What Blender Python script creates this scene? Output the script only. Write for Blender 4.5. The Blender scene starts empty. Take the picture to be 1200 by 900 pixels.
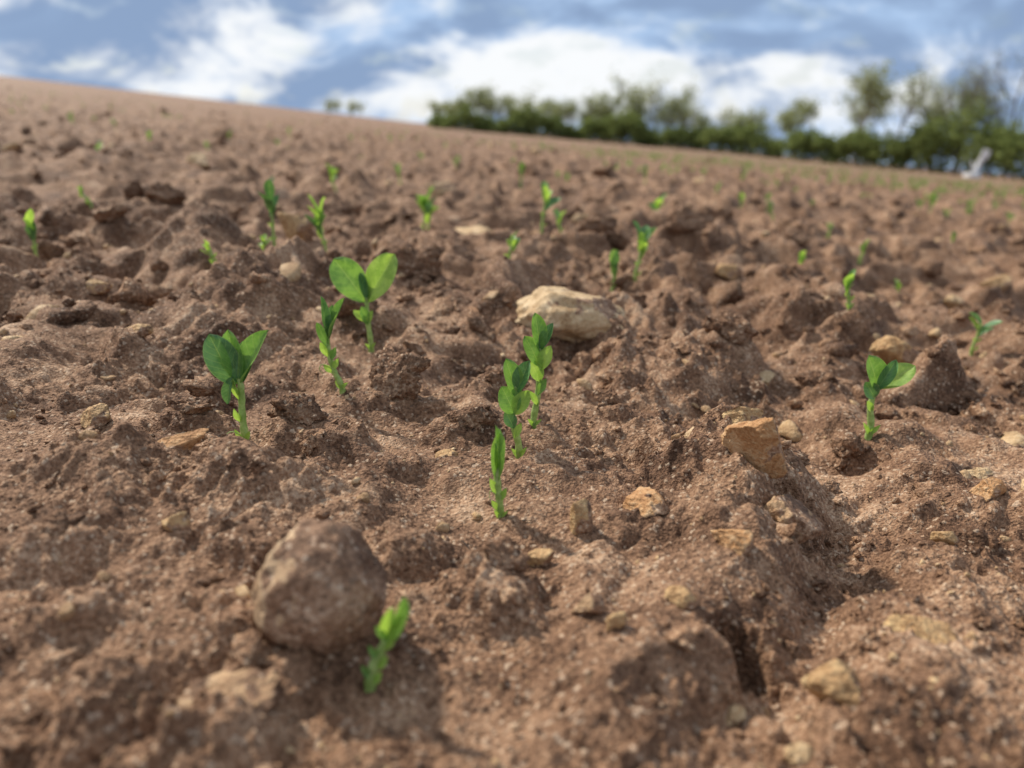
import bpy, bmesh, math, numpy as np
from mathutils import Vector, Matrix, Euler
scene=bpy.context.scene

# ------------------------------------------------------------------ noise
PT=np.random.default_rng(3).permutation(256).astype(np.int64)
ANG=np.random.default_rng(4).uniform(0,2*np.pi,256); GX=np.cos(ANG); GY=np.sin(ANG)
G3=np.random.default_rng(5).normal(size=(256,3)); G3/=np.linalg.norm(G3,axis=1)[:,None]
def pn(x,y,s=0):
    x=x+s*17.37+100.3; y=y+s*9.71+57.9
    xi=np.floor(x).astype(np.int64); yi=np.floor(y).astype(np.int64)
    fx=x-xi; fy=y-yi; xi&=255; yi&=255
    x1=(xi+1)&255; y1=(yi+1)&255
    u=fx*fx*fx*(fx*(fx*6-15)+10); v=fy*fy*fy*(fy*(fy*6-15)+10)
    a=PT[(PT[xi]+yi)&255]; b=PT[(PT[x1]+yi)&255]; c=PT[(PT[xi]+y1)&255]; d=PT[(PT[x1]+y1)&255]
    n00=GX[a]*fx+GY[a]*fy; n10=GX[b]*(fx-1)+GY[b]*fy
    n01=GX[c]*fx+GY[c]*(fy-1); n11=GX[d]*(fx-1)+GY[d]*(fy-1)
    n0=n00+u*(n10-n00); n1=n01+u*(n11-n01)
    return (n0+v*(n1-n0))*1.5
def pn3(P,s=0):
    P=P+np.array([s*3.17+50.2,s*7.31+31.7,s*1.93+77.1])
    I=np.floor(P).astype(np.int64); F=P-I; I&=255
    W=F*F*F*(F*(F*6-15)+10); out=0
    for dx in (0,1):
        for dy in (0,1):
            for dz in (0,1):
                h=PT[(PT[(PT[(I[:,0]+dx)&255]+I[:,1]+dy)&255]+I[:,2]+dz)&255]
                g=G3[h]; d=F-np.array([dx,dy,dz])
                w=(W[:,0] if dx else 1-W[:,0])*(W[:,1] if dy else 1-W[:,1])*(W[:,2] if dz else 1-W[:,2])
                out=out+w*(g*d).sum(1)
    return out*1.6
def sstep(a,b,x):
    t=np.clip((x-a)/(b-a),0,1); return t*t*(3-2*t)

# ------------------------------------------------------------------ terrain
LUMPS=[ # x, y, rx, ry, h   (metres)
(-.078,.445,.040,.030,.012),(-.008,.457,.028,.022,.009),(-.098,.74,.05,.04,.016),
(-.003,.236,.018,.024,.013),(-.101,.352,.034,.024,.012),(.175,.575,.035,.03,.016),
(-.467,.877,.04,.03,.014),(-.113,.295,.034,.020,.010),(-.168,.237,.024,.018,.010),
(-.098,.247,.022,.016,.009),(-.032,.393,.026,.018,.009),(-.17,.364,.022,.016,.007),
(.061,.431,.016,.014,.009),(.117,.679,.04,.03,.012),(-.018,.237,.012,.012,.006),
(.161,.351,.022,.018,.006),(.236,.539,.03,.022,.008),(-.142,.204,.018,.014,.008),
(-.041,.262,.020,.018,.009),(-.115,.168,.022,.014,.010),(-.08,.156,.016,.012,.006),
(.115,.352,.05,.055,.018),(.095,.30,.035,.045,.010),(.03,.30,.05,.05,.006),
(.27,1.15,.08,.05,.03),(.49,1.30,.1,.07,.02),(-.2,.60,.1,.05,.01),(.35,.75,.08,.05,.012),
(.20,.26,.04,.02,.005),(.26,.33,.05,.03,.006),(-.064,.20,.03,.025,.004),
(.0,.40,.06,.09,.007),(-.06,.36,.04,.07,.004),
(.079,.213,.011,.013,-.018),(.083,.204,.012,.007,-.007),(.134,.324,.011,.009,-.018),(.02,.41,.03,.012,-.005),(-.20,.30,.05,.02,.005)]
GROOVE=[(.28,1.30),(.25,.90),(.215,.60),(.195,.46),(.180,.375),(.156,.297),(.11,.23),(.07,.17)]
def height(x,y,cell=None):
    x=np.asarray(x,float); y=np.asarray(y,float)
    r=np.hypot(x,y)
    if cell is None: cell=r*.0019
    far=sstep(3,18,r)
    z=-.084*x+.024*np.logaddexp(0,(-x-.13*y)/2.0)*2.0*far
    z+=far*(.12*pn(x/22,y/22,1)*np.clip(r/60,0,1)-.05)-.003*np.clip(r-5,0,80)*far
    near=sstep(.15,.8,r)
    z+=.030*near*pn(x/1.1,y/.9,2)
    z+=(.006+.009*near)*pn(x/.34,y/.30,3)
    wx=x+.02*pn(x/.07,y/.07,21); wy=y+.02*pn(x/.07,y/.07,22)
    rough=.55+.75*sstep(-.25,.45,pn(x/.16,y/.16,31))
    def lay(lam,amp,s,kind=0):
        f=sstep(2.0,4.5,lam/np.maximum(cell,1e-6))
        n=pn(wx/lam,wy/lam,s) if lam>.015 else pn(x/lam,y/lam,s)
        if kind==2: n=np.maximum(n,0)**1.3*2-.25
        elif kind==3: n=sstep(.05,.38,n)*(.6+n)-.2      # steep-sided lumps
        return amp*f*n
    z+=lay(.15,.0080,4)*(1+1.7*near)+lay(.07,.0055,5,2)*(1+1.3*near)
    z+=lay(.11,.017,14,3)*near+lay(.048,.0080,15,3)*(.45+.9*near)+lay(.021,.0038,16,3)*rough
    z+=rough*(lay(.032,.0034,6,2)*(1+.6*near)+lay(.016,.0019,7)+lay(.0095,.0019,17,3)+lay(.0085,.0014,8,2)+lay(.0048,.0010,9,2)+lay(.0027,.0006,10,2)+lay(.0016,.0004,11)+lay(.6,.02,13)*near)
    z+=lay(.0011,.00025,12)
    gx=np.array([g[0] for g in GROOVE][::-1]); gy=np.array([g[1] for g in GROOVE][::-1])
    cx=np.interp(y,gy,gx); d=x-cx+.008*pn(x/.05,y/.05,41)
    wdt=.018+.02*np.clip(y,0,2)
    gm=sstep(.12,.2,y)*(1-sstep(1.1,1.6,y))
    z+=gm*(-.014*np.exp(-(d/wdt)**2)+.009*np.exp(-((d+wdt*1.9)/wdt)**2)+.003*np.exp(-((d-wdt*2.2)/wdt)**2))
    for i,(lx,ly,rx,ry,h) in enumerate(LUMPS):
        m=(np.abs(x-lx)<rx*1.6)&(np.abs(y-ly)<ry*1.6)
        if not m.any(): continue
        xx=x[m]; yy=y[m]
        q=((xx-lx)/rx)**2+((yy-ly)/ry)**2
        k=min(rx,ry)
        q=q*(1+.55*pn(xx/(k*.9),yy/(k*.9),50+i))+.25*pn(xx/(k*.3),yy/(k*.3),90+i)
        z[m]+=h*sstep(0,1,np.clip(1-q,0,1))
    return z
def H(x,y): return float(height(np.array([x]),np.array([y]))[0])

# ------------------------------------------------------------------ mesh helper
def make_mesh(name,V,F,mats=(),smooth=True,mat_idx=None,attrs=None,uv=None):
    V=np.asarray(V,np.float32); F=np.asarray(F,np.int32); k=F.shape[1]
    me=bpy.data.meshes.new(name)
    me.vertices.add(len(V)); me.vertices.foreach_set('co',V.ravel())
    me.loops.add(F.size); me.loops.foreach_set('vertex_index',F.ravel())
    me.polygons.add(len(F)); me.polygons.foreach_set('loop_start',np.arange(0,F.size,k,dtype=np.int32))
    try: me.polygons.foreach_set('loop_total',np.full(len(F),k,np.int32))
    except Exception: pass
    me.polygons.foreach_set('use_smooth',np.full(len(F),smooth,bool))
    for m in mats: me.materials.append(m)
    if mat_idx is not None: me.polygons.foreach_set('material_index',np.asarray(mat_idx,np.int32))
    if attrs:
        for n,a in attrs.items():
            at=me.attributes.new(n,'FLOAT','POINT'); at.data.foreach_set('value',np.asarray(a,np.float32))
    if uv is not None:
        l=me.uv_layers.new(name='UVMap'); l.data.foreach_set('uv',np.asarray(uv,np.float32)[F.ravel()].ravel())
    me.update(calc_edges=True)
    ob=bpy.data.objects.new(name,me); scene.collection.objects.link(ob)
    return ob

# ------------------------------------------------------------------ materials
class NT:
    def __init__(s,name):
        s.m=bpy.data.materials.new(name); s.m.use_nodes=True; s.t=s.m.node_tree; s.t.nodes.clear()
        s.out=s.t.nodes.new('ShaderNodeOutputMaterial')
    def n(s,typ,**kw):
        nd=s.t.nodes.new(typ)
        for k,v in kw.items(): setattr(nd,k,v)
        return nd
    def l(s,a,b): s.t.links.new(a,b)
    def noise(s,scale,detail=3,rough=.55,vec=None,dist=0):
        nd=s.n('ShaderNodeTexNoise'); nd.inputs['Scale'].default_value=scale; nd.inputs['Detail'].default_value=detail
        nd.inputs['Roughness'].default_value=rough; nd.inputs['Distortion'].default_value=dist
        if vec: s.l(vec,nd.inputs['Vector'])
        return nd.outputs['Fac']
    def ramp(s,fac,stops,interp='LINEAR'):
        r=s.n('ShaderNodeValToRGB'); r.color_ramp.interpolation=interp
        while len(r.color_ramp.elements)<len(stops): r.color_ramp.elements.new(.5)
        for e,(p,c) in zip(r.color_ramp.elements,stops):
            e.position=p; e.color=(*c,1) if len(c)==3 else c
        s.l(fac,r.inputs['Fac']); return r.outputs['Color']
    def mix(s,f,a,b,mode='MIX'):
        m=s.n('ShaderNodeMix'); m.data_type='RGBA'; m.blend_type=mode
        for sock,val in ((m.inputs[0],f),(m.inputs[6],a),(m.inputs[7],b)):
            if isinstance(val,(int,float)): sock.default_value=val
            elif isinstance(val,tuple): sock.default_value=(*val,1)
            else: s.l(val,sock)
        return m.outputs[2]
    def math(s,op,a,b=0,clamp=False):
        m=s.n('ShaderNodeMath'); m.operation=op; m.use_clamp=clamp
        for sock,val in ((m.inputs[0],a),(m.inputs[1],b)):
            if isinstance(val,(int,float)): sock.default_value=val
            else: s.l(val,sock)
        return m.outputs[0]
    def mr(s,v,a,b,c=0,d=1):
        m=s.n('ShaderNodeMapRange'); m.interpolation_type='SMOOTHSTEP'
        s.l(v,m.inputs['Value'])
        for k,x in zip(('From Min','From Max','To Min','To Max'),(a,b,c,d)): m.inputs[k].default_value=x
        return m.outputs['Result']
    def bump(s,h,dist,strength=1,normal=None):
        b=s.n('ShaderNodeBump'); b.inputs['Distance'].default_value=dist; b.inputs['Strength'].default_value=strength
        s.l(h,b.inputs['Height'])
        if normal: s.l(normal,b.inputs['Normal'])
        return b.outputs['Normal']

def soil_nodes(g,co,dark=1.0):
    med=g.noise(22,4,.65,co); fine=g.noise(480,2,.75,co)
    a=g.math('ADD',g.math('MULTIPLY',med,.58),g.math('MULTIPLY',fine,.42))
    k=dark
    c=g.ramp(a,[(.38,(.075*k,.037*k,.019*k)),(.46,(.170*k,.090*k,.050*k)),(.55,(.312*k,.180*k,.103*k)),(.66,(.56*k,.385*k,.25*k))])
    v=g.n('ShaderNodeTexVoronoi'); v.inputs['Scale'].default_value=650; g.l(co,v.inputs['Vector'])
    sep=g.n('ShaderNodeSeparateColor'); g.l(v.outputs['Color'],sep.inputs[0])
    c=g.mix(g.mr(sep.outputs[0],.91,.97,0,.55),c,(.62,.47,.33))
    c=g.mix(g.mr(sep.outputs[1],.86,.95,0,.5),c,(.045,.024,.014))
    h=g.math('ADD',fine,g.math('MULTIPLY',v.outputs['Distance'],-.3))
    return c,h
def soil_mat(name,tint=False,dark=1.0):
    g=NT(name); tc=g.n('ShaderNodeTexCoord'); co=tc.outputs['Object']
    c,h=soil_nodes(g,co,dark)
    if tint:
        at=g.n('ShaderNodeAttribute'); at.attribute_name='tint'
        c=g.mix(1.0,c,g.ramp(at.outputs['Fac'],[(0,(.6,.57,.55)),(.6,(1,1,1)),(1,(1.4,1.4,1.35))]),'MULTIPLY')
        h=g.math('ADD',h,g.math('MULTIPLY',g.noise(170,1,.6,co),1.6))
    n=g.bump(h,.0023,1.)
    b=g.n('ShaderNodeBsdfPrincipled'); g.l(c,b.inputs['Base Color']); b.inputs['Roughness'].default_value=.8
    b.inputs['Specular IOR Level'].default_value=.22
    g.l(n,b.inputs['Normal']); g.l(b.outputs[0],g.out.inputs[0]); return g.m
M_SOIL=soil_mat('soil'); M_CLOD=soil_mat('soil_clod',True,.97)

def rock_mat(name,cols,dust,tint=False,scale=1.0,nxw=.14,bd=.0018):
    g=NT(name); tc=g.n('ShaderNodeTexCoord'); co=tc.outputs['Object']
    n1=g.noise(70*scale,4,.6,co,.6); n2=g.noise(420*scale,3,.7,co)
    f=g.math('ADD',g.math('MULTIPLY',n1,.6),g.math('MULTIPLY',n2,.4))
    c=g.ramp(f,[(.36,cols[0]),(.48,cols[1]),(.60,cols[2])])
    c=g.mix(g.mr(n2,.60,.70,0,.5),c,(.14,.08,.045))
    if tint:
        at=g.n('ShaderNodeAttribute'); at.attribute_name='tint'
        c=g.mix(1.0,c,g.ramp(at.outputs['Fac'],[(0,(.5,.42,.36)),(.6,(.9,.85,.8)),(1,(1.15,1.15,1.1))]),'MULTIPLY')
    sc,h=soil_nodes(g,co)
    nz=g.noise(50*scale,3,.65,co,.3)
    ge=g.n('ShaderNodeNewGeometry'); sx=g.n('ShaderNodeSeparateXYZ'); g.l(ge.outputs['Normal'],sx.inputs[0])
    dz=g.math('ADD',nz,g.math('MULTIPLY',sx.outputs[0],nxw))
    m=g.mr(dz,dust,dust+.07)
    c=g.mix(m,c,sc)
    n=g.bump(g.math('ADD',g.math('MULTIPLY',n2,1.2),g.math('MULTIPLY',h,.5)),bd,.9)
    b=g.n('ShaderNodeBsdfPrincipled'); g.l(c,b.inputs['Base Color']); b.inputs['Roughness'].default_value=.72
    b.inputs['Specular IOR Level'].default_value=.3
    g.l(n,b.inputs['Normal']); g.l(b.outputs[0],g.out.inputs[0]); return g.m
M_PALE=rock_mat('limestone_pale',[(.32,.19,.09),(.53,.36,.19),(.68,.51,.31)],.55)
M_TAN=rock_mat('limestone_tan',[(.28,.15,.06),(.46,.28,.13),(.60,.42,.21)],.53)
M_ORANGE=rock_mat('ironstone_orange',[(.28,.13,.05),(.46,.24,.10),(.62,.41,.22)],.57)
M_DUSTY=rock_mat('limestone_soil_covered',[(.30,.17,.09),(.46,.29,.155),(.58,.40,.24)],.43)
M_BOULD=rock_mat('limestone_half_soil_covered',[(.40,.24,.13),(.56,.38,.22),(.66,.47,.29)],.22,False,1.0,.50,.0012)
M_PEB=rock_mat('pebble_stone',[(.30,.18,.09),(.48,.32,.17),(.64,.48,.30)],.60,True)

def leaf_mat(name,dark,light,trans,vein=.35):
    g=NT(name); uv=g.n('ShaderNodeUVMap'); sx=g.n('ShaderNodeSeparateXYZ'); g.l(uv.outputs[0],sx.inputs[0])
    tc=g.n('ShaderNodeTexCoord'); co=tc.outputs['Object']
    s=g.math('ABSOLUTE',g.math('SUBTRACT',sx.outputs[0],.5))
    mid=g.mr(s,.035,.0)
    w=g.math('SINE',g.math('MULTIPLY',g.math('SUBTRACT',sx.outputs[1],g.math('MULTIPLY',s,.55)),48))
    lat=g.mr(w,.75,1.0)
    n1=g.noise(120,4,.6,co); n2=g.noise(900,3,.6,co)
    c=g.mix(g.mr(n1,.35,.65),dark,light)
    c=g.mix(g.math('MULTIPLY',g.mr(n2,.5,.7),.3),c,(light[0]*1.3,light[1]*1.15,light[2]*1.4))
    c=g.mix(g.math('MULTIPLY',g.math('MAXIMUM',mid,g.math('MULTIPLY',lat,.35)),vein*1.4),c,(.36,.52,.18))
    c=g.mix(g.mr(s,.46,.5,0,.4),c,(.34,.48,.14))
    n=g.bump(g.math('ADD',g.math('ADD',g.math('MULTIPLY',lat,-.4),g.math('MULTIPLY',mid,-1.)),g.math('MULTIPLY',n2,.6)),.0003,.6)
    b=g.n('ShaderNodeBsdfPrincipled'); g.l(c,b.inputs['Base Color']); b.inputs['Roughness'].default_value=.42
    b.inputs['Specular IOR Level'].default_value=.5; g.l(n,b.inputs['Normal'])
    t=g.n('ShaderNodeBsdfTranslucent'); g.l(g.mix(1.,c,(1.6,1.5,.8),'MULTIPLY'),t.inputs[0]); g.l(n,t.inputs['Normal'])
    mx=g.n('ShaderNodeMixShader'); mx.inputs[0].default_value=trans
    g.l(b.outputs[0],mx.inputs[1]); g.l(t.outputs[0],mx.inputs[2]); g.l(mx.outputs[0],g.out.inputs[0]); return g.m
M_LEAF=leaf_mat('pea_leaf',(.10,.23,.05),(.19,.37,.08),.38)
M_LEAFL=leaf_mat('pea_leaf_young',(.21,.38,.07),(.35,.54,.12),.45)
M_LEAFD=leaf_mat('pea_leaf_dark',(.055,.15,.05),(.11,.25,.08),.25)
def stem_mat():
    g=NT('pea_stem'); tc=g.n('ShaderNodeTexCoord'); co=tc.outputs['Object']
    c=g.mix(g.mr(g.noise(250,4,.6,co),.35,.65),(.28,.42,.10),(.50,.62,.23))
    b=g.n('ShaderNodeBsdfPrincipled'); g.l(c,b.inputs['Base Color']); b.inputs['Roughness'].default_value=.45
    t=g.n('ShaderNodeBsdfTranslucent'); g.l(c,t.inputs[0]); mx=g.n('ShaderNodeMixShader'); mx.inputs[0].default_value=.35
    g.l(b.outputs[0],mx.inputs[1]); g.l(t.outputs[0],mx.inputs[2]); g.l(mx.outputs[0],g.out.inputs[0]); return g.m
M_STEM=stem_mat()
def foliage_mat(name,a,b_,trans=.3):
    g=NT(name); at=g.n('ShaderNodeAttribute'); at.attribute_name='tint'
    c=g.mix(at.outputs['Fac'],a,b_)
    b=g.n('ShaderNodeBsdfDiffuse'); g.l(c,b.inputs[0])
    t=g.n('ShaderNodeBsdfTranslucent'); g.l(c,t.inputs[0]); mx=g.n('ShaderNodeMixShader'); mx.inputs[0].default_value=trans
    g.l(b.outputs[0],mx.inputs[1]); g.l(t.outputs[0],mx.inputs[2]); g.l(mx.outputs[0],g.out.inputs[0]); return g.m
M_FOL=foliage_mat('tree_foliage_hazed',(.21,.23,.12),(.44,.47,.22),.5)  # distant haze and backlight are put into these paler, greyer leaf colours
M_FOLD=foliage_mat('hedge_foliage',(.10,.13,.045),(.34,.40,.13),.45)
M_BARK=foliage_mat('bark',(.15,.13,.105),(.24,.21,.17),0)
M_FAR=foliage_mat('seedling_foliage',(.15,.23,.06),(.29,.40,.12),.4)

# ------------------------------------------------------------------ ground sheet
th_f=np.radians(np.linspace(-62,62,1150)); th_b=np.radians(np.linspace(62,298,60))[1:-1]
th=np.concatenate([th_f,th_b]); nt=len(th)
rr=np.concatenate([np.geomspace(.03,.12,40,endpoint=False),np.geomspace(.12,1.6,740,endpoint=False),np.geomspace(1.6,30,300,endpoint=False),np.geomspace(30,900,90)])
nr=len(rr)
R,T=np.meshgrid(rr,th,indexing='ij')
X=(R*np.sin(T)).ravel(); Y=(R*np.cos(T)).ravel()
cell=np.where(np.cos(T)>math.cos(math.radians(63)),R*.0019,R*.07).ravel()
Z=height(X,Y,cell)
V=np.stack([X,Y,Z],1); V=np.vstack([V,[[0,0,H(0,.001)]]])
i=np.arange(nr-1)[:,None]*nt; j=np.arange(nt)[None,:]; j2=(j+1)%nt
F=np.stack([i+j,i+nt+j,i+nt+j2,i+j2],-1).reshape(-1,4)[:, ::-1]
cen=nt*nr; jj=np.arange(nt)
F=np.vstack([F,np.stack([np.full(nt//2,cen),jj[0:nt//2*2:2],jj[1:nt//2*2:2],(jj[1:nt//2*2:2]+1)%nt],1)])
ground=make_mesh('field_ground',V,F,[M_SOIL])
del X,Y,Z,R,T,V,F

# ------------------------------------------------------------------ clods, crumbs, pebbles, rocks
def ico(sub):
    bm=bmesh.new(); bmesh.ops.create_icosphere(bm,subdivisions=sub,radius=1); bm.verts.ensure_lookup_table()
    v=np.array([x.co[:] for x in bm.verts]); f=np.array([[q.index for q in p.verts] for p in bm.faces]); bm.free(); return v,f
ICO={s:ico(s) for s in (1,2,3,4,5)}
def shape(sub,seed,chop=5,noise=.25,fine=.06,flat=.75):
    v,f=ICO[sub]; v=v.copy(); r=np.random.default_rng(seed)
    v=v*(1+noise*pn3(v*1.3,seed)[:,None])
    for k in range(chop):
        n=r.normal(size=3); n/=np.linalg.norm(n); d=r.uniform(.42,.8)
        s=v@n-d; v=v-np.where(s>0,s,0)[:,None]*n*.95
    if sub>=2: v=v*(1+noise*.45*pn3(v*3.3,seed+5)[:,None])
    if sub==3: v=v*(1+noise*.3*pn3(v*7,seed+6)[:,None])
    if sub>=4: v=v*(1+fine*pn3(v*7,seed+9)[:,None]+fine*.6*pn3(v*15,seed+11)[:,None]+fine*.35*pn3(v*32,seed+12)[:,None])
    if sub>=5: v=v*(1+fine*.22*pn3(v*60,seed+14)[:,None])
    v=v*np.array([1,1,flat]); v/=np.abs(v).max(0); return v,f
T1=[shape(1,100+k,3,.7,0,.8) for k in range(32)]
T2=[shape(2,200+k,5,.8,0,.75) for k in range(32)]
T3=[shape(3,250+k,5,.75,0,.75) for k in range(20)]
T2r=[shape(2,300+k,8,.4,0,.7) for k in range(24)]
def rotm(a,b,c): return np.array(Euler((a,b,c)).to_matrix())
def scatter(name,n,r0,r1,smin,smax,alpha,templ,mat,clump=.0,sink=.3,flat=(.55,1.),tint=(0,1),ang=58,sexp=.7,rref=.35):
    g=np.random.default_rng(len(name)*13+n)
    r=r0*(r1/r0)**g.random(n); a=np.radians(g.uniform(-ang,ang,n))
    x=r*np.sin(a); y=r*np.cos(a)
    if clump is not None:
        k=pn(x/(.12+.1*r),y/(.12+.1*r),77)+g.normal(size=n)*.25; m=k>clump-.35; x,y,r=x[m],y[m],r[m]; n=len(x)
    s=smin*(1-g.random(n)*(1-(smin/smax)**alpha))**(-1/alpha)*(np.maximum(r,.15)/rref)**sexp
    z=height(x,y)
    Vs=[];Fs=[];off=0;ts=[]
    for k in range(n):
        v,f=templ[g.integers(len(templ))]
        sc=np.array([s[k]*g.uniform(.7,1.4),s[k]*g.uniform(.6,1.2),s[k]*g.uniform(*flat)])
        q=(v*sc)@rotm(g.uniform(-.6,.6),g.uniform(-.6,.6),g.uniform(0,6.28)).T
        q=q+[x[k],y[k],z[k]+sc[2]*(1-2*sink)*.6]
        Vs.append(q);Fs.append(f+off);off+=len(v);ts.append(np.full(len(v),g.uniform(*tint)))
    return make_mesh(name,np.vstack(Vs),np.vstack(Fs),[mat],True,attrs={'tint':np.concatenate(ts)})
scatter('soil_crumbs',17000,.12,1.3,.0004,.0034,1.8,T1,M_CLOD,.2,tint=(.25,1),sexp=.8)
scatter('soil_clods',1700,.17,3.5,.0020,.013,1.8,T3,M_CLOD,.38,sink=.40,flat=(.45,.85),tint=(.4,.85))
scatter('field_clods',5600,.55,26,.0045,.024,1.6,T2,M_CLOD,.25,sink=.36,flat=(.45,.9),tint=(.3,.9),sexp=.42,rref=.9)
scatter('pebbles',1200,.12,9,.0007,.0058,1.5,T2r,M_PEB,None,sink=.42,tint=(.2,1),sexp=.75)
scatter('field_stones',420,.45,12,.004,.020,1.5,T2r,M_PEB,None,sink=.46,flat=(.35,.7),tint=(.3,.9),sexp=.4,rref=.9)

def place(name,x,y,w,d,h,mat,seed,sink=.3,rot=None,tilt=(0,0),sub=5,chop=7,noise=.22,fine=.05):
    v,f=shape(sub,seed,chop,noise,fine,1.)
    v=v*np.array([w,d,h])/2000.
    if rot is None: rot=(seed*1.7)%6.28 if abs(w-d)<.25*w else 0.
    v=v@rotm(tilt[0],tilt[1],rot).T
    zr=v[:,2]; hh=zr.max()-zr.min()
    ob=make_mesh(name,v,f,[mat],True,attrs={'tint':np.full(len(v),.55)})
    ob.location=(x,y,H(x,y)-zr.min()-hh*sink); return ob
place('limestone_rock',-.063,.208,44,40,48,M_BOULD,75,.24,0.,(0,.12),5,2,.14,.035)
ROCKS=[(.052,.615,106,74,46,M_PALE,57,.34,(.22,.08)),(.117,.320,36,17,42,M_ORANGE,13,.22,(.25,.55)),
(.129,.300,34,26,22,M_DUSTY,14,.3,(0,.2)),(.124,.365,24,18,13,M_TAN,15,.35,(0,0)),(.029,.282,12,10,18,M_TAN,16,.2,(0,0)),
(.104,.190,25,20,17,M_TAN,17,.3,(0,0)),(.145,.216,30,22,13,M_TAN,18,.35,(0,0)),(.238,.334,22,14,10,M_ORANGE,19,.3,(0,0)),
(.035,.208,8,8,11,M_TAN,20,.3,(0,0)),(.027,.222,12,10,12,M_DUSTY,21,.3,(0,0)),(.060,.224,14,9,9,M_TAN,22,.3,(0,0)),
(-.128,.251,12,10,11,M_TAN,23,.25,(0,0)),(-.155,.311,34,14,12,M_ORANGE,24,.35,(0,-.25)),(-.164,.340,18,12,9,M_ORANGE,25,.3,(0,0)),
(-.209,.348,20,16,14,M_TAN,26,.25,(0,0)),(-.059,1.145,98,60,44,M_PALE,27,.25,(0,0)),(-.186,1.86,95,60,60,M_PALE,28,.25,(0,0)),
(-.262,.915,46,40,56,M_TAN,29,.25,(0,0)),(.328,.61,38,30,34,M_TAN,30,.25,(0,0)),(.566,.935,46,34,32,M_PALE,31,.25,(0,0)),
(-.078,.172,36,22,12,M_DUSTY,32,.45,(0,0)),(.071,.189,9,7,6,M_PALE,33,.3,(0,0)),(.083,.166,10,8,6,M_PALE,34,.3,(0,0)),
(-.255,.486,24,16,13,M_TAN,35,.3,(0,0)),(-.035,.352,16,11,8,M_TAN,36,.3,(0,0)),(.060,.305,20,34,15,M_ORANGE,37,.42,(0,.2)),
(.091,.262,20,18,12,M_ORANGE,38,.5,(0,.2)),(.011,.262,13,10,11,M_TAN,39,.3,(0,0)),(-.771,1.90,90,55,50,M_PALE,40,.3,(0,0)),
(.201,.556,24,16,15,M_PALE,41,.3,(0,0)),(.264,.379,16,11,8,M_PALE,42,.3,(0,0)),(.279,.965,46,34,26,M_TAN,43,.3,(0,0)),
(.734,1.11,55,40,34,M_TAN,44,.3,(0,0)),(.20,.301,13,9,11,M_TAN,45,.3,(0,0)),(-.62,1.25,60,40,30,M_PALE,46,.3,(0,0)),(.15,1.5,70,50,34,M_PALE,47,.3,(0,0)),(-.35,.62,22,18,14,M_TAN,48,.3,(0,0))]
for (x,y,w,d,h,m,s,sk,tl) in ROCKS:
    place('limestone_rock' if m is not M_ORANGE else 'ironstone_rock',x,y,w,d,h,m,s,sk,0.1*((s*7)%9-4),tl,5 if w>14 else 4,9,.20,.05)
CL=[(-.078,.446,52,38,44),(-.006,.462,38,26,30),(-.098,.745,60,44,50),(-.003,.240,22,18,20),(-.108,.354,36,26,22),(.175,.578,46,34,52),
(-.467,.877,52,40,44),(-.439,.768,44,34,32),(-.487,1.059,62,46,42),(-.168,.240,24,18,13),(-.025,.395,32,22,16),(-.170,.366,28,18,15),
(.061,.433,20,16,24),(.117,.685,44,30,26),(.17,.225,16,12,9),(.150,.362,22,16,11),(.236,.542,34,22,18),
(.27,1.16,90,60,52),(.49,1.31,80,60,44),(.075,.50,22,16,12),(-.25,.56,30,22,16),(.40,.70,32,24,18),(.33,.47,22,16,11),(.045,.80,50,36,26),(-.35,1.35,80,60,44),(.12,1.05,60,45,36)]
for k,(x,y,w,d,h) in enumerate(CL):
    place('soil_clod',x,y,w,d,h,M_CLOD,400+k,.40,None,(.1,.1),5,5,.50,.13)

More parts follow.
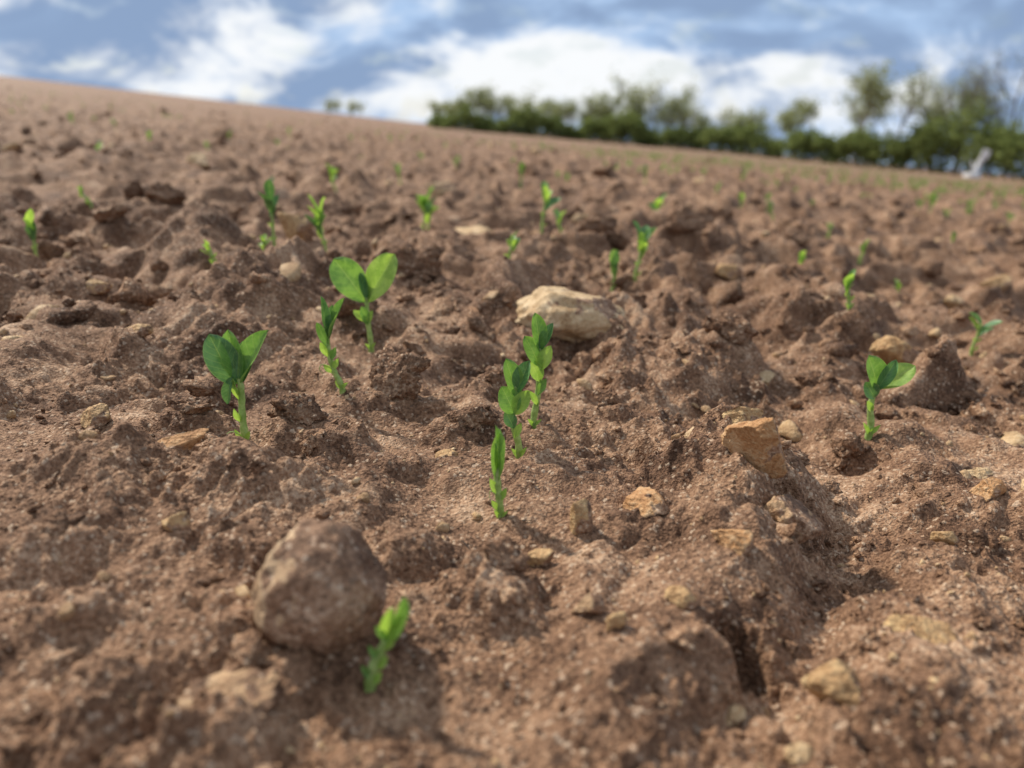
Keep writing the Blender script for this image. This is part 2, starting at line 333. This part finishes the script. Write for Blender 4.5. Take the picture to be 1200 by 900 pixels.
# ------------------------------------------------------------------ plants
class Plant:
    def __init__(s): s.V=[];s.F=[];s.M=[];s.U=[];s.n=0
    def add(s,v,f,m,uv):
        s.V.append(v);s.F.append(np.asarray(f)+s.n);s.M+= [m]*len(f);s.U.append(uv);s.n+=len(v)
    def tube(s,pts,r0,r1,m=0,k=8,sub=5):
        P=np.array(pts,float); n=len(P)
        if n>2:
            Q=[];E=np.vstack([2*P[0]-P[1],P,2*P[-1]-P[-2]])
            for i in range(n-1):
                a,b,c,d=E[i:i+4]
                for t in np.linspace(0,1,sub,endpoint=False):
                    Q.append(.5*((2*b)+(c-a)*t+(2*a-5*b+4*c-d)*t*t+(-a+3*b-3*c+d)*t**3))
            Q.append(P[-1]); P=np.array(Q)
        n=len(P); rad=np.linspace(r0,r1,n)
        if k>=6: rad=rad*(1+.10*np.sin(np.arange(n)*1.9+r0*7))
        d=np.gradient(P,axis=0); d/=np.linalg.norm(d,axis=1)[:,None]+1e-9
        ref=np.array([0.3,1.,.1]); u=np.cross(d,ref); u/=np.linalg.norm(u,axis=1)[:,None]+1e-9; w=np.cross(d,u)
        a=np.linspace(0,2*np.pi,k,endpoint=False)
        V=(P[:,None,:]+rad[:,None,None]*(np.cos(a)[None,:,None]*u[:,None,:]+np.sin(a)[None,:,None]*w[:,None,:])).reshape(-1,3)
        F=[[i*k+j,i*k+(j+1)%k,(i+1)*k+(j+1)%k,(i+1)*k+j] for i in range(n-1) for j in range(k)]
        s.add(V,F,m,np.zeros((len(V),2)))
    def leaf(s,b,t,w,N=(0,-1,.2),fold=.5,bend=.1,m=1,nt=14,ns=9,peak=1.15,blunt=.62,seed=0):
        b=np.array(b,float);t=np.array(t,float);N=np.array(N,float);D=t-b;L=np.linalg.norm(D);D/=L
        N=N-(N@D)*D;N/=np.linalg.norm(N);S=np.cross(D,N)
        tt=np.linspace(0,1,nt)**.9;ss=np.linspace(-1,1,ns)
        TT,SS=np.meshgrid(tt,ss,indexing='ij')
        prof=np.clip(np.sin(np.pi*TT**peak),0,1)**blunt*w/2
        prof=np.maximum(prof,.02*w*(TT<.1))
        r=np.random.default_rng(seed+int(abs(b[0]*10))+7); ph=r.uniform(0,6,3)
        fo=fold*(1-.25*TT)
        P=b+D*(TT*L)[...,None]+S*(SS*prof*np.cos(fo))[...,None]+N*(np.abs(SS)**1.3*prof*np.sin(fo)-bend*L*np.sin(np.pi*TT*.5)**2*TT+.02*L*np.sin(TT*9+ph[0]+SS*2)*np.abs(SS)+.012*L*np.sin(SS*5+ph[1]+TT*5))[...,None]
        F=[[i*ns+j,i*ns+j+1,(i+1)*ns+j+1,(i+1)*ns+j] for i in range(nt-1) for j in range(ns-1)]
        s.add(P.reshape(-1,3),F,m,np.stack([(SS.ravel()+1)/2,TT.ravel()],1))
    def build(s,name,x,y,scale=.001,mats=None):
        V=np.vstack(s.V)*scale
        ob=make_mesh(name,V,np.vstack(s.F),mats or [M_STEM,M_LEAF,M_LEAFL,M_LEAFD],True,s.M,uv=np.vstack(s.U))
        ob.location=(x,y,H(x,y)-.0012); return ob
def stip(p,c,sz,r,m=2):
    for sg in (-1,1):
        p.leaf(c,(c[0]+sg*sz*r.uniform(.4,.8),c[1]-r.uniform(0,.5)*sz,c[2]+sz*r.uniform(.6,1.1)),sz*.42,(0.2*sg,-.7,.6),.6,.1,m,8,5,seed=int(c[2]),blunt=.9,peak=.8)
r=np.random.default_rng(2)
# A: two big cupped leaflets in a V
p=Plant(); p.tube([(1,0,-4),(1,0,6),(1,0,18),(2,0,30),(2,0,37)],2.0,1.4); p.tube([(2,0,28),(-1,0,32),(-2,0,37)],.8,.6)
p.leaf((2,0,34),(17,-1,61),15,(-.75,-.8,.1),.75,.06,1); p.leaf((-1,0,33),(-8,-3,59),16,(.55,-.9,.25),.35,.10,3)
p.leaf((1,1,33),(-2,3,60),13,(.2,-1,.1),.8,.02,1); p.leaf((-1,-1,38),(-6,-4,25),7,(-.4,-1,.2),.6,.2,3); p.leaf((2,1,33),(6,5,55),11,(0,-1,0),.7,.02,3)
stip(p,(1,-1,3),8,r); p.leaf((1,-1,14),(-2,-3,22),4,(-.3,-1,.3),.6,.1,2,blunt=.9); p.leaf((1,-1,2),(5,-3,5),4,(.2,-.6,.8),.4,.1,2,blunt=.9); p.leaf((1,-1,26),(-1,-3,37),4,(-.3,-1,.3),.7,.1,2)
p.tube([(1,-1,7),(-4,-2,10),(-7,-2,9)],.35,.15); p.build('pea_seedling',-.132,.335)
# B: slim, curved, folded buds
p=Plant(); p.tube([(1,0,-4),(0,0,6),(-4,0,16),(-6,0,28),(-6,0,36)],2.1,1.3)
p.leaf((-6,0,34),(-8,-1,62),9,(.7,-.8,.1),1.05,-.03,3); p.leaf((-6,0,34),(5,-1,61),9,(-.8,-.7,.1),1.0,.05,1); p.leaf((-6,1,34),(-2,2,56),8,(0,-1,0),.9,.02,3)
p.leaf((-6,-1,30),(-11,-2,46),7,(.4,-1,.2),.8,.1,1); p.leaf((-6,-1,24),(-10,-3,34),5,(0,-1,.3),.7,.1,2,blunt=.9); p.leaf((-5,-1,22),(-1,-3,31),5,(0,-1,.3),.7,.1,1,blunt=.9)
p.leaf((-4,-1,14),(-9,-3,20),4,(0,-1,.4),.5,.1,2,blunt=.9); stip(p,(0,-1,4),7,r,2); p.leaf((-4,-1,16),(0,-3,24),4,(0,-1,.3),.5,.1,2,blunt=.9)
p.tube([(-5,-1,18),(-10,-2,20),(-12,-2,17),(-10,-2,14)],.35,.15); p.build('pea_seedling',-.105,.430)
# C: two wide open leaflets (butterfly)
p=Plant(); p.tube([(0,0,-4),(0,0,10),(-1,0,24),(-1,0,36),(-1,0,42)],2.2,1.4)
p.leaf((-1,0,38),(-20,-6,70),23,(.25,-1,.30),.25,.05,1,18,11,1.3,.5); p.leaf((-1,0,38),(20,-5,73),22,(-.3,-1,.22),.28,.05,2,18,11,1.3,.5)
p.leaf((-1,-1,40),(-4,-1,60),8,(.3,-1,.1),.9,.02,3); p.leaf((-1,0,38),(2,2,54),8,(0,-1,.1),.8,.02,1); p.leaf((-1,-1,24),(-10,-3,33),6,(0,-1,.5),.4,.15,2)
p.leaf((-1,-2,22),(-4,-3,36),8,(.4,-1,.1),.7,.05,1); p.leaf((-1,-2,22),(3,-3,33),5,(-.3,-1,.1),.6,.05,2); stip(p,(0,-1,4),6,r,2)
p.build('pea_seedling',-.107,.540,.00105)
# D (front of pair): stacked round folded leaflets
p=Plant(); p.tube([(0,0,-4),(0,0,8),(-3,0,20),(-2,0,32),(-1,0,42)],2.0,1.3)
p.leaf((-1,-1,32),(-5,-2,51),11,(.5,-1,.1),.7,.10,1); p.leaf((-1,-1,34),(4,-2,50),10,(-.5,-1,.1),.75,.1,3); p.leaf((-2,-2,24),(-7,-4,38),12,(.3,-1,.3),.5,.15,1)
p.leaf((-2,-2,24),(4,-4,36),9,(-.3,-1,.2),.6,.15,2); p.leaf((-2,-2,17),(-6,-3,26),7,(.2,-1,.3),.5,.1,3,blunt=.8)
p.leaf((-2,-2,12),(1,-3,20),4,(-.2,-1,.3),.5,.1,2,blunt=.9)
stip(p,(0,-1,2),6,r,2); p.build('pea_seedling',.0035,.362,.00112)
# D (behind)
p=Plant(); p.tube([(-1,0,-4),(0,0,8),(2,0,22),(3,0,36),(3,0,48)],2.1,1.3)
p.leaf((3,-1,46),(1,-2,67),11,(.3,-1,.1),.75,.12,1); p.leaf((3,-1,46),(9,-1,62),8,(-.6,-1,.1),.8,.1,3); p.leaf((3,-1,38),(-4,-3,55),11,(.4,-1,.3),.5,.15,1)
p.leaf((3,-2,36),(8,-4,50),9,(-.4,-1,.2),.6,.12,2); p.leaf((3,-2,30),(-1,-4,42),9,(.2,-1,.3),.6,.12,2); p.leaf((2,-2,22),(6,-4,32),5,(-.3,-1,.3),.5,.1,1,blunt=.9)
p.leaf((2,-2,16),(-2,-4,25),4,(.3,-1,.3),.5,.1,2,blunt=.9); stip(p,(0,-1,4),6,r,2); p.build('pea_seedling',.0125,.396,.00105)
# E: single furled shoot
p=Plant(); p.tube([(0,0,-4),(0,0,8),(-1,0,18),(-1,0,26)],2.0,1.6)
p.leaf((-1,0,20),(-1.5,-.5,46),8,(.8,-.7,.0),1.1,0,1); p.leaf((-1,0,20),(.5,.5,44),7,(-.8,-.6,0),1.05,0,2); p.leaf((-1,-.5,18),(-2,-1,38),6.5,(.1,-1,0),.9,0,1)
p.leaf((-1,-1,12),(-4,-2,21),3.6,(.2,-1,.2),.6,.1,2,blunt=.9); p.leaf((0,-1,9),(3,-2,16),3.4,(-.2,-1,.2),.6,.1,2,blunt=.9); p.leaf((0,-1,4),(-3.6,-2,10),3,(.2,-1,.2),.6,.1,2,blunt=.9); stip(p,(0,-1,1),5,r,2)
p.tube([(-1,-1,12),(-4,-2,15),(-4.6,-2,11)],.3,.15); p.build('pea_seedling',-.0055,.295,.00098)
# F
p=Plant(); p.tube([(0,0,-4),(1,0,8),(-1,0,20),(1,0,32)],2.0,1.4)
p.leaf((1,0,28),(-5,-3,47),14,(.3,-1,.3),.5,.15,1); p.leaf((1,0,29),(17,-2,43),13,(-.2,-.7,.7),.4,.2,2); p.leaf((0,-1,24),(-6,-3,33),9,(0,-1,.2),.5,.15,3)
p.leaf((0,-1,28),(7,-3,45),9,(-.4,-1,.1),.8,.1,3); p.leaf((0,-1,16),(-4,-3,23),4,(0,-1,.3),.5,.1,2,blunt=.9); stip(p,(0,-1,4),7,r,2)
p.build('pea_seedling',.219,.421,.00117)
# G: small ragged shoot right in front
p=Plant(); p.tube([(0,0,-4),(1,0,5),(3,0,11),(6,0,17)],1.7,1.2)
p.leaf((5,0,15),(11,-1,30),6,(.6,-1,.1),.9,0,1); p.leaf((5,0,14),(8,-1,27),5,(-.3,-1,.1),.9,0,2)
for z_,sg in ((3,1),(5,-1),(8,1),(11,-1),(14,1),(17,-1),(20,1)): p.leaf((z_*.36,-1,z_),(z_*.36+sg*2.8,-1.6,z_+4.6),2.2,(0,-1,.3),.5,.1,1 if sg<0 else 2,blunt=.9)
p.build('pea_seedling',-.0445,.186,.0012)
def rand_seedling(x,y,h,seed):
    r=np.random.default_rng(seed); p=Plant(); ln=r.normal()*5; k=h/50.
    P=[(0,0,-4),(r.normal()*1,0,8*k),(ln*.5,0,20*k),(ln,0,34*k)]
    p.tube(P,2.0,1.4,0,6,4); n=r.integers(4,8); op=r.uniform(.2,1.)
    for i in range(n):
        a=r.uniform(0,6.28); L=r.uniform(15,22)*k; o=op*r.uniform(.3,1.1); b=(ln,0,(20+3.2*i*(5/n))*k)
        t=(ln+math.cos(a)*L*o,math.sin(a)*L*o,b[2]+L*(1.1-.5*o))
        N=(-math.cos(a),-math.sin(a)-.3,.4); p.leaf(b,t,r.uniform(7,12)*k,N,r.uniform(.3,.9),r.uniform(0,.2),int(r.choice([1,2,2,3])),9,5,seed=i)
    for z_ in (6,15): stip(p,(ln*.2,-1,z_*k),6,r,2)
    p.build('pea_seedling',x,y)
BG="-480,749,46 -283,705,24 -254,796,62 -246,736,26 -204,817,58 -348,1506,58 -140,1169,72 -127,1147,52 40,999,62 75,1144,42 114,826,50 140,826,55 -6,782,32 313,1573,66 411,1057,46 310,665,36 470,725,42 691,2297,58 644,1522,32 604,1286,38 590,1117,30 961,1628,40 -480,1526,46 -578,1040,24 -1063,1991,46 -1096,2363,56 24,2134,62 1314,2376,58 -279,1917,60 443,2548,60 612,1765,48"
for k,q in enumerate(BG.split()):
    x,y,h=map(float,q.split(',')); rand_seedling(x/1000,y/1000,h*1.2,900+k)
# rows of seedlings over the rest of the field, one mesh
g=np.random.default_rng(55)
n=36000
d=2.6*(85/2.6)**g.random(n); a=np.radians(g.uniform(-52,52,n)); xs=d*np.sin(a); ys=d*np.cos(a)
xs=np.round(xs/.17)*.17+g.normal(size=n)*.02
keep=(g.random(n)<(.06+.60*sstep(-.12,.45,xs/np.maximum(ys,.1)))*np.clip((d-2)/12,.08,1))&(ys>2)&(pn(xs/3,ys/3,5)+g.normal(size=n)*.4>-.2)
xs=xs[keep];ys=ys[keep];n=len(xs);zs=height(xs,ys)
Vq=[];Fq=[];tq=[];o=0
for k in range(n):
    hh=g.uniform(.028,.062); a0=g.uniform(0,6.28)
    for i in range(5):
        a1=a0+i*2.4; ca,sa=math.cos(a1),math.sin(a1); w=.007 if i else .0018; L=hh*.45 if i else 0
        z0=zs[k]+hh*(.35+.09*i) if i else zs[k]-.003
        b=np.array([xs[k],ys[k],z0]); D=np.array([ca*L*.8,sa*L*.8,L if i else hh*.8]); S=np.array([-sa,ca,0])*w
        Vq+= [b-S*.4,b+D*.55-S,b+D,b+D*.55+S] if i else [b-S,b+S,b+D+S,b+D-S]
        Fq.append([o,o+1,o+2,o+3]);o+=4;tq+=[g.random()]*4
make_mesh('pea_seedling_rows',np.array(Vq),np.array(Fq),[M_FAR],False,attrs={'tint':tq})
p=Plant(); g=np.random.default_rng(77)
for k in range(110):
    rr_=.15*(8)**g.random(); a=math.radians(g.uniform(-42,42)); x,y=rr_*math.sin(a),rr_*math.cos(a); z=H(x,y)*1000
    L=g.uniform(2,9)*(rr_/.35)**.5; b=g.uniform(0,6.28); c=np.array([x*1000,y*1000,z+.6])
    dv=np.array([math.cos(b)*L,math.sin(b)*L,g.uniform(-.2,.8)]); p.tube([c,c+dv*.5+[0,0,.4],c+dv],.3,.15,0,4,2)
gs=NT('straw'); b=gs.n('ShaderNodeBsdfPrincipled'); gs.l(gs.ramp(gs.noise(40,2,.5,gs.n('ShaderNodeTexCoord').outputs['Object']),[(.45,(.03,.02,.015)),(.6,(.28,.2,.11))]),b.inputs['Base Color']); b.inputs['Roughness'].default_value=.8; gs.l(b.outputs[0],gs.out.inputs[0])
make_mesh('straw_fragments',np.vstack(p.V)*.001,np.vstack(p.F),[gs.m])

# ------------------------------------------------------------------ trees and hedge
class Tree:
    def __init__(s,seed): s.V=[];s.F=[];s.M=[];s.T=[];s.n=0;s.g=np.random.default_rng(seed)
    def seg(s,a,b,r0,r1,k=4):
        d=b-a; L=np.linalg.norm(d)+1e-9; d=d/L; u=np.cross(d,[.31,.9,.2]); u/=np.linalg.norm(u)+1e-9; w=np.cross(d,u)
        an=np.arange(k)*2*np.pi/k; c=np.cos(an)[:,None]*u+np.sin(an)[:,None]*w
        s.V+=[a+c*r0,b+c*r1]; s.F+= [[s.n+i,s.n+(i+1)%k,s.n+k+(i+1)%k,s.n+k+i] for i in range(k)]; s.M+=[0]*k; s.T+=[s.g.random()]*(2*k); s.n+=2*k
    def leaves(s,c,rad,n,size):
        g=s.g; n=int(n); P=c+g.normal(size=(n,3))*rad*np.array([.55,.55,.42]); t0=g.uniform(0,.6)
        U=g.normal(size=(n,3)); U/=np.linalg.norm(U,axis=1)[:,None]; W=np.cross(U,g.normal(size=(n,3))); W/=np.linalg.norm(W,axis=1)[:,None]
        Z=(size*g.uniform(.6,1.3,n))[:,None]
        s.V.append(np.stack([P-U*Z,P-W*Z*.6,P+U*Z,P+W*Z*.6],1).reshape(-1,3))
        s.F+=[[s.n+4*i,s.n+4*i+1,s.n+4*i+2,s.n+4*i+3] for i in range(n)]; s.M+=[1]*n
        s.T+=list(np.repeat(np.clip(t0+g.uniform(0,.4,n),0,1),4)); s.n+=4*n
    def grow(s,a,d,L,r,dep,leafn,size,spread=.6,up=.25,ldep=2):
        g=s.g; mid=a+d*L*.5+g.normal(size=3)*L*.05; b=a+d*L+g.normal(size=3)*L*.06
        s.seg(a,mid,r,r*.82); s.seg(mid,b,r*.82,r*.62)
        if dep<=ldep and leafn: s.leaves(b,L*.8+.3,leafn,size)
        if dep==0: return
        for i in range(g.integers(2,5) if dep>1 else 3):
            nd=d+g.normal(size=3)*spread; nd[2]+=up; nd/=np.linalg.norm(nd)
            s.grow(b if i<2 else mid,nd,L*g.uniform(.62,.85),r*.58,dep-1,leafn,size,spread,up,ldep)
    def build(s,name,mats):
        return make_mesh(name,np.vstack(s.V),np.array(s.F),mats,False,s.M,attrs={'tint':s.T})
def add_tree(t,x,y,h,leafn,size,dep=4,spread=.45):
    z=H(x,y)-.1; d=np.array([t.g.normal()*.05,t.g.normal()*.05,1.]); d/=np.linalg.norm(d)
    t.grow(np.array([x,y,z]),d,h*.30,h*.016,dep,leafn,size,spread,.35)
LINE=[(-9.5,95),(10,92),(25,85),(34,78),(40,72),(45,66),(62,54),(95,30)]
LX=np.array([q[0] for q in LINE]);LY=np.array([q[1] for q in LINE])
t=Tree(5); g=np.random.default_rng(8)
for x in np.arange(-9,28,.95):
    x+=g.normal()*.3; y=np.interp(x,LX,LY)+g.uniform(.5,6); hh=(5.6 if x<9 else 8.0 if x<20.5 else 5.0)*g.uniform(.65,1.15)
    if x<-7: hh*=.8
    add_tree(t,x,y,hh,4,.15,4,.36)
t.build('tree_line',[M_BARK,M_FOL])
for x,y,hh,ln,sd,sz in ((34.5,77,10.5,6,31,.15),(31,84,7.5,5,33,.15),(38.5,78,9.5,3,34,.12),(42,73,11.,2,35,.10),(45,70,12.5,1,36,.10),(47.5,66,13.,1,37,.10),(50.5,65,12.5,1,38,.10),(55,62,12,2,39,.1),(40.3,74,9,3,40,.12),(62,57,11,5,41,.12),(44,76,9,4,42,.13),(36.5,80,8,4,43,.13)):
    t=Tree(sd); add_tree(t,x,y,hh,ln,sz,5,.45); t.build('deciduous_tree',[M_BARK,M_FOL])
# hedge: a dense run of multi-stemmed bushes, leafy to the ground
t=Tree(9); gh=np.random.default_rng(19)
for x in np.arange(-9.0,90,.85):
    x=float(x)+gh.normal()*.2; y=float(np.interp(x,LX,LY))-.6+gh.normal()*.5
    top=(3.2 if x<22 else 4.0 if x<33 else 5.4 if x<38 else 7.4)*(1+.45*float(pn(np.array([x/3.1]),np.array([.3]),3)[0])+.12*gh.normal())
    if x<-6: top*=.6
    b0=np.array([x,y,H(x,y)-.15]); ln=7 if x<33 else 11
    for k in range(2):
        d=np.array([gh.normal()*.3,gh.normal()*.2,1.]); d/=np.linalg.norm(d)
        t.grow(b0,d,top*.27,.05,3,ln,.20,.5,.32,3)
    for zz in np.arange(.1,top*.5,.4):
        t.leaves(b0+np.array([gh.normal()*.35,gh.normal()*.4,zz+.1]),.9,22,.22)
t.build('hedge',[M_BARK,M_FOLD])
t=Tree(12)
for x in (-26,-24.8,-23,-21.5): add_tree(t,x,112,2.8,5,.15,3,.6)
t.build('distant_shrubs',[M_BARK,M_FOL])

# leaning white marker post with its panel and foot
gw=NT('white_paint'); b=gw.n('ShaderNodeBsdfPrincipled'); gw.l(gw.ramp(gw.noise(6,3,.5),[(.3,(.6,.6,.58)),(.6,(.8,.8,.79))]),b.inputs['Base Color']); b.inputs['Roughness'].default_value=.5; gw.l(b.outputs[0],gw.out.inputs[0])
par=bpy.data.objects.new('white_marker_post',None); scene.collection.objects.link(par); par.location=(27.2,45.2,H(27.2,45.2)); par.scale=(1.1,1.1,1.1)
def box(name,dim,loc,rot=(0,0,0)):
    bm=bmesh.new(); bmesh.ops.create_cube(bm,size=1); bmesh.ops.scale(bm,vec=dim,verts=bm.verts); bmesh.ops.bevel(bm,geom=bm.edges[:],offset=min(dim)*.2,segments=2,affect='EDGES')
    me=bpy.data.meshes.new(name); bm.to_mesh(me); bm.free(); me.materials.append(gw.m); o=bpy.data.objects.new(name,me); scene.collection.objects.link(o); o.parent=par; o.location=loc; o.rotation_euler=rot
box('post',(.20,.16,1.45),(.15,0,.68),(0,.30,0)); box('panel',(.40,.04,.50),(.33,-.11,1.22),(0,.30,0)); box('foot',(.75,.5,.28),(-.1,0,.12),(0,0,.1)); box('brace',(.09,.09,.9),(-.08,.02,.45),(0,-.35,0))

# ------------------------------------------------------------------ sun and sky
AZ,EL=math.radians(-48),math.radians(44)
S=Vector((math.sin(AZ)*math.cos(EL),math.cos(AZ)*math.cos(EL),math.sin(EL)))
sd=bpy.data.lights.new('sun','SUN'); sd.energy=5.0; sd.angle=math.radians(3.0); sd.color=(1,.93,.82)
so=bpy.data.objects.new('sun',sd); so.rotation_euler=S.to_track_quat('Z','Y').to_euler(); so.location=(0,0,5); scene.collection.objects.link(so)
w=bpy.data.worlds.new('World'); scene.world=w; w.use_nodes=True; nt_=w.node_tree; nt_.nodes.clear()
g=NT.__new__(NT); g.t=nt_; g.out=nt_.nodes.new('ShaderNodeOutputWorld')
sky=g.n('ShaderNodeTexSky'); sky.sky_type='NISHITA'; sky.sun_disc=False; sky.sun_elevation=EL; sky.sun_rotation=AZ
tc=g.n('ShaderNodeTexCoord'); dirv=tc.outputs['Generated']
mp=g.n('ShaderNodeMapping'); mp.inputs['Scale'].default_value=(1,1,2.0); g.l(dirv,mp.inputs[0])
n1=g.noise(5.0,5,.55,mp.outputs[0],.5); n2=g.noise(13,3,.6,mp.outputs[0],.2)
sx=g.n('ShaderNodeSeparateXYZ'); g.l(dirv,sx.inputs[0]); dx,dy,dz=sx.outputs
nn=g.math('ADD',g.math('MULTIPLY',n1,1.25),g.math('MULTIPLY',n2,.45)); nn=g.math('SUBTRACT',nn,.35)
def blob(cx,cz,rx,rz):
    a=g.math('DIVIDE',g.math('SUBTRACT',dx,cx),rx); b=g.math('DIVIDE',g.math('SUBTRACT',dz,cz),rz)
    q=g.math('ADD',g.math('MULTIPLY',a,a),g.math('MULTIPLY',b,b)); return g.mr(q,1.0,0.,0,1)
banks=[(-.345,.088,.15,.11),(-.01,.060,.20,.075),(.21,.045,.25,.06),(.43,.050,.25,.06),(-.20,.150,.07,.035),(-.54,.145,.10,.05),(-.49,.070,.14,.035),(-.20,.045,.10,.04)]
acc=None
for q in banks:
    o=blob(*q); acc=o if acc is None else g.math('ADD',acc,o)
acc=g.math('MULTIPLY',g.math('MINIMUM',acc,1.0),g.math('GREATER_THAN',dy,0))
hi=g.mr(dz,.18,.40,0,.12)
wfac=g.math('ADD',g.math('ADD',nn,g.math('MULTIPLY',acc,.20)),hi)
wf=g.mr(wfac,.51,.78)
grey=g.mix(g.mr(n1,.40,.60),(2.7,3.8,5.8),(4.4,6.1,8.7))
cl=g.mix(wf,grey,(9.6,9.8,10.))
gap=g.mr(n2,.54,.68,0,.3)
skyc=g.mix(gap,cl,sky.outputs[0])
bg=g.n('ShaderNodeBackground'); bg.inputs[1].default_value=.1; g.l(skyc,bg.inputs[0]); g.l(bg.outputs[0],g.out.inputs[0])

# ------------------------------------------------------------------ camera
cd=bpy.data.cameras.new('camera'); cam=bpy.data.objects.new('camera',cd); scene.collection.objects.link(cam); scene.camera=cam
cam.location=(0,0,.16); cam.rotation_euler=(math.radians(90-18.9),0,0)
cd.lens=26; cd.sensor_width=36; cd.clip_start=.01; cd.clip_end=2000
cd.dof.use_dof=True; cd.dof.focus_distance=.39; cd.dof.aperture_fstop=6.0; cd.dof.aperture_blades=0
scene.view_settings.view_transform='Standard'; scene.view_settings.look='None'; scene.view_settings.exposure=0; scene.view_settings.gamma=1
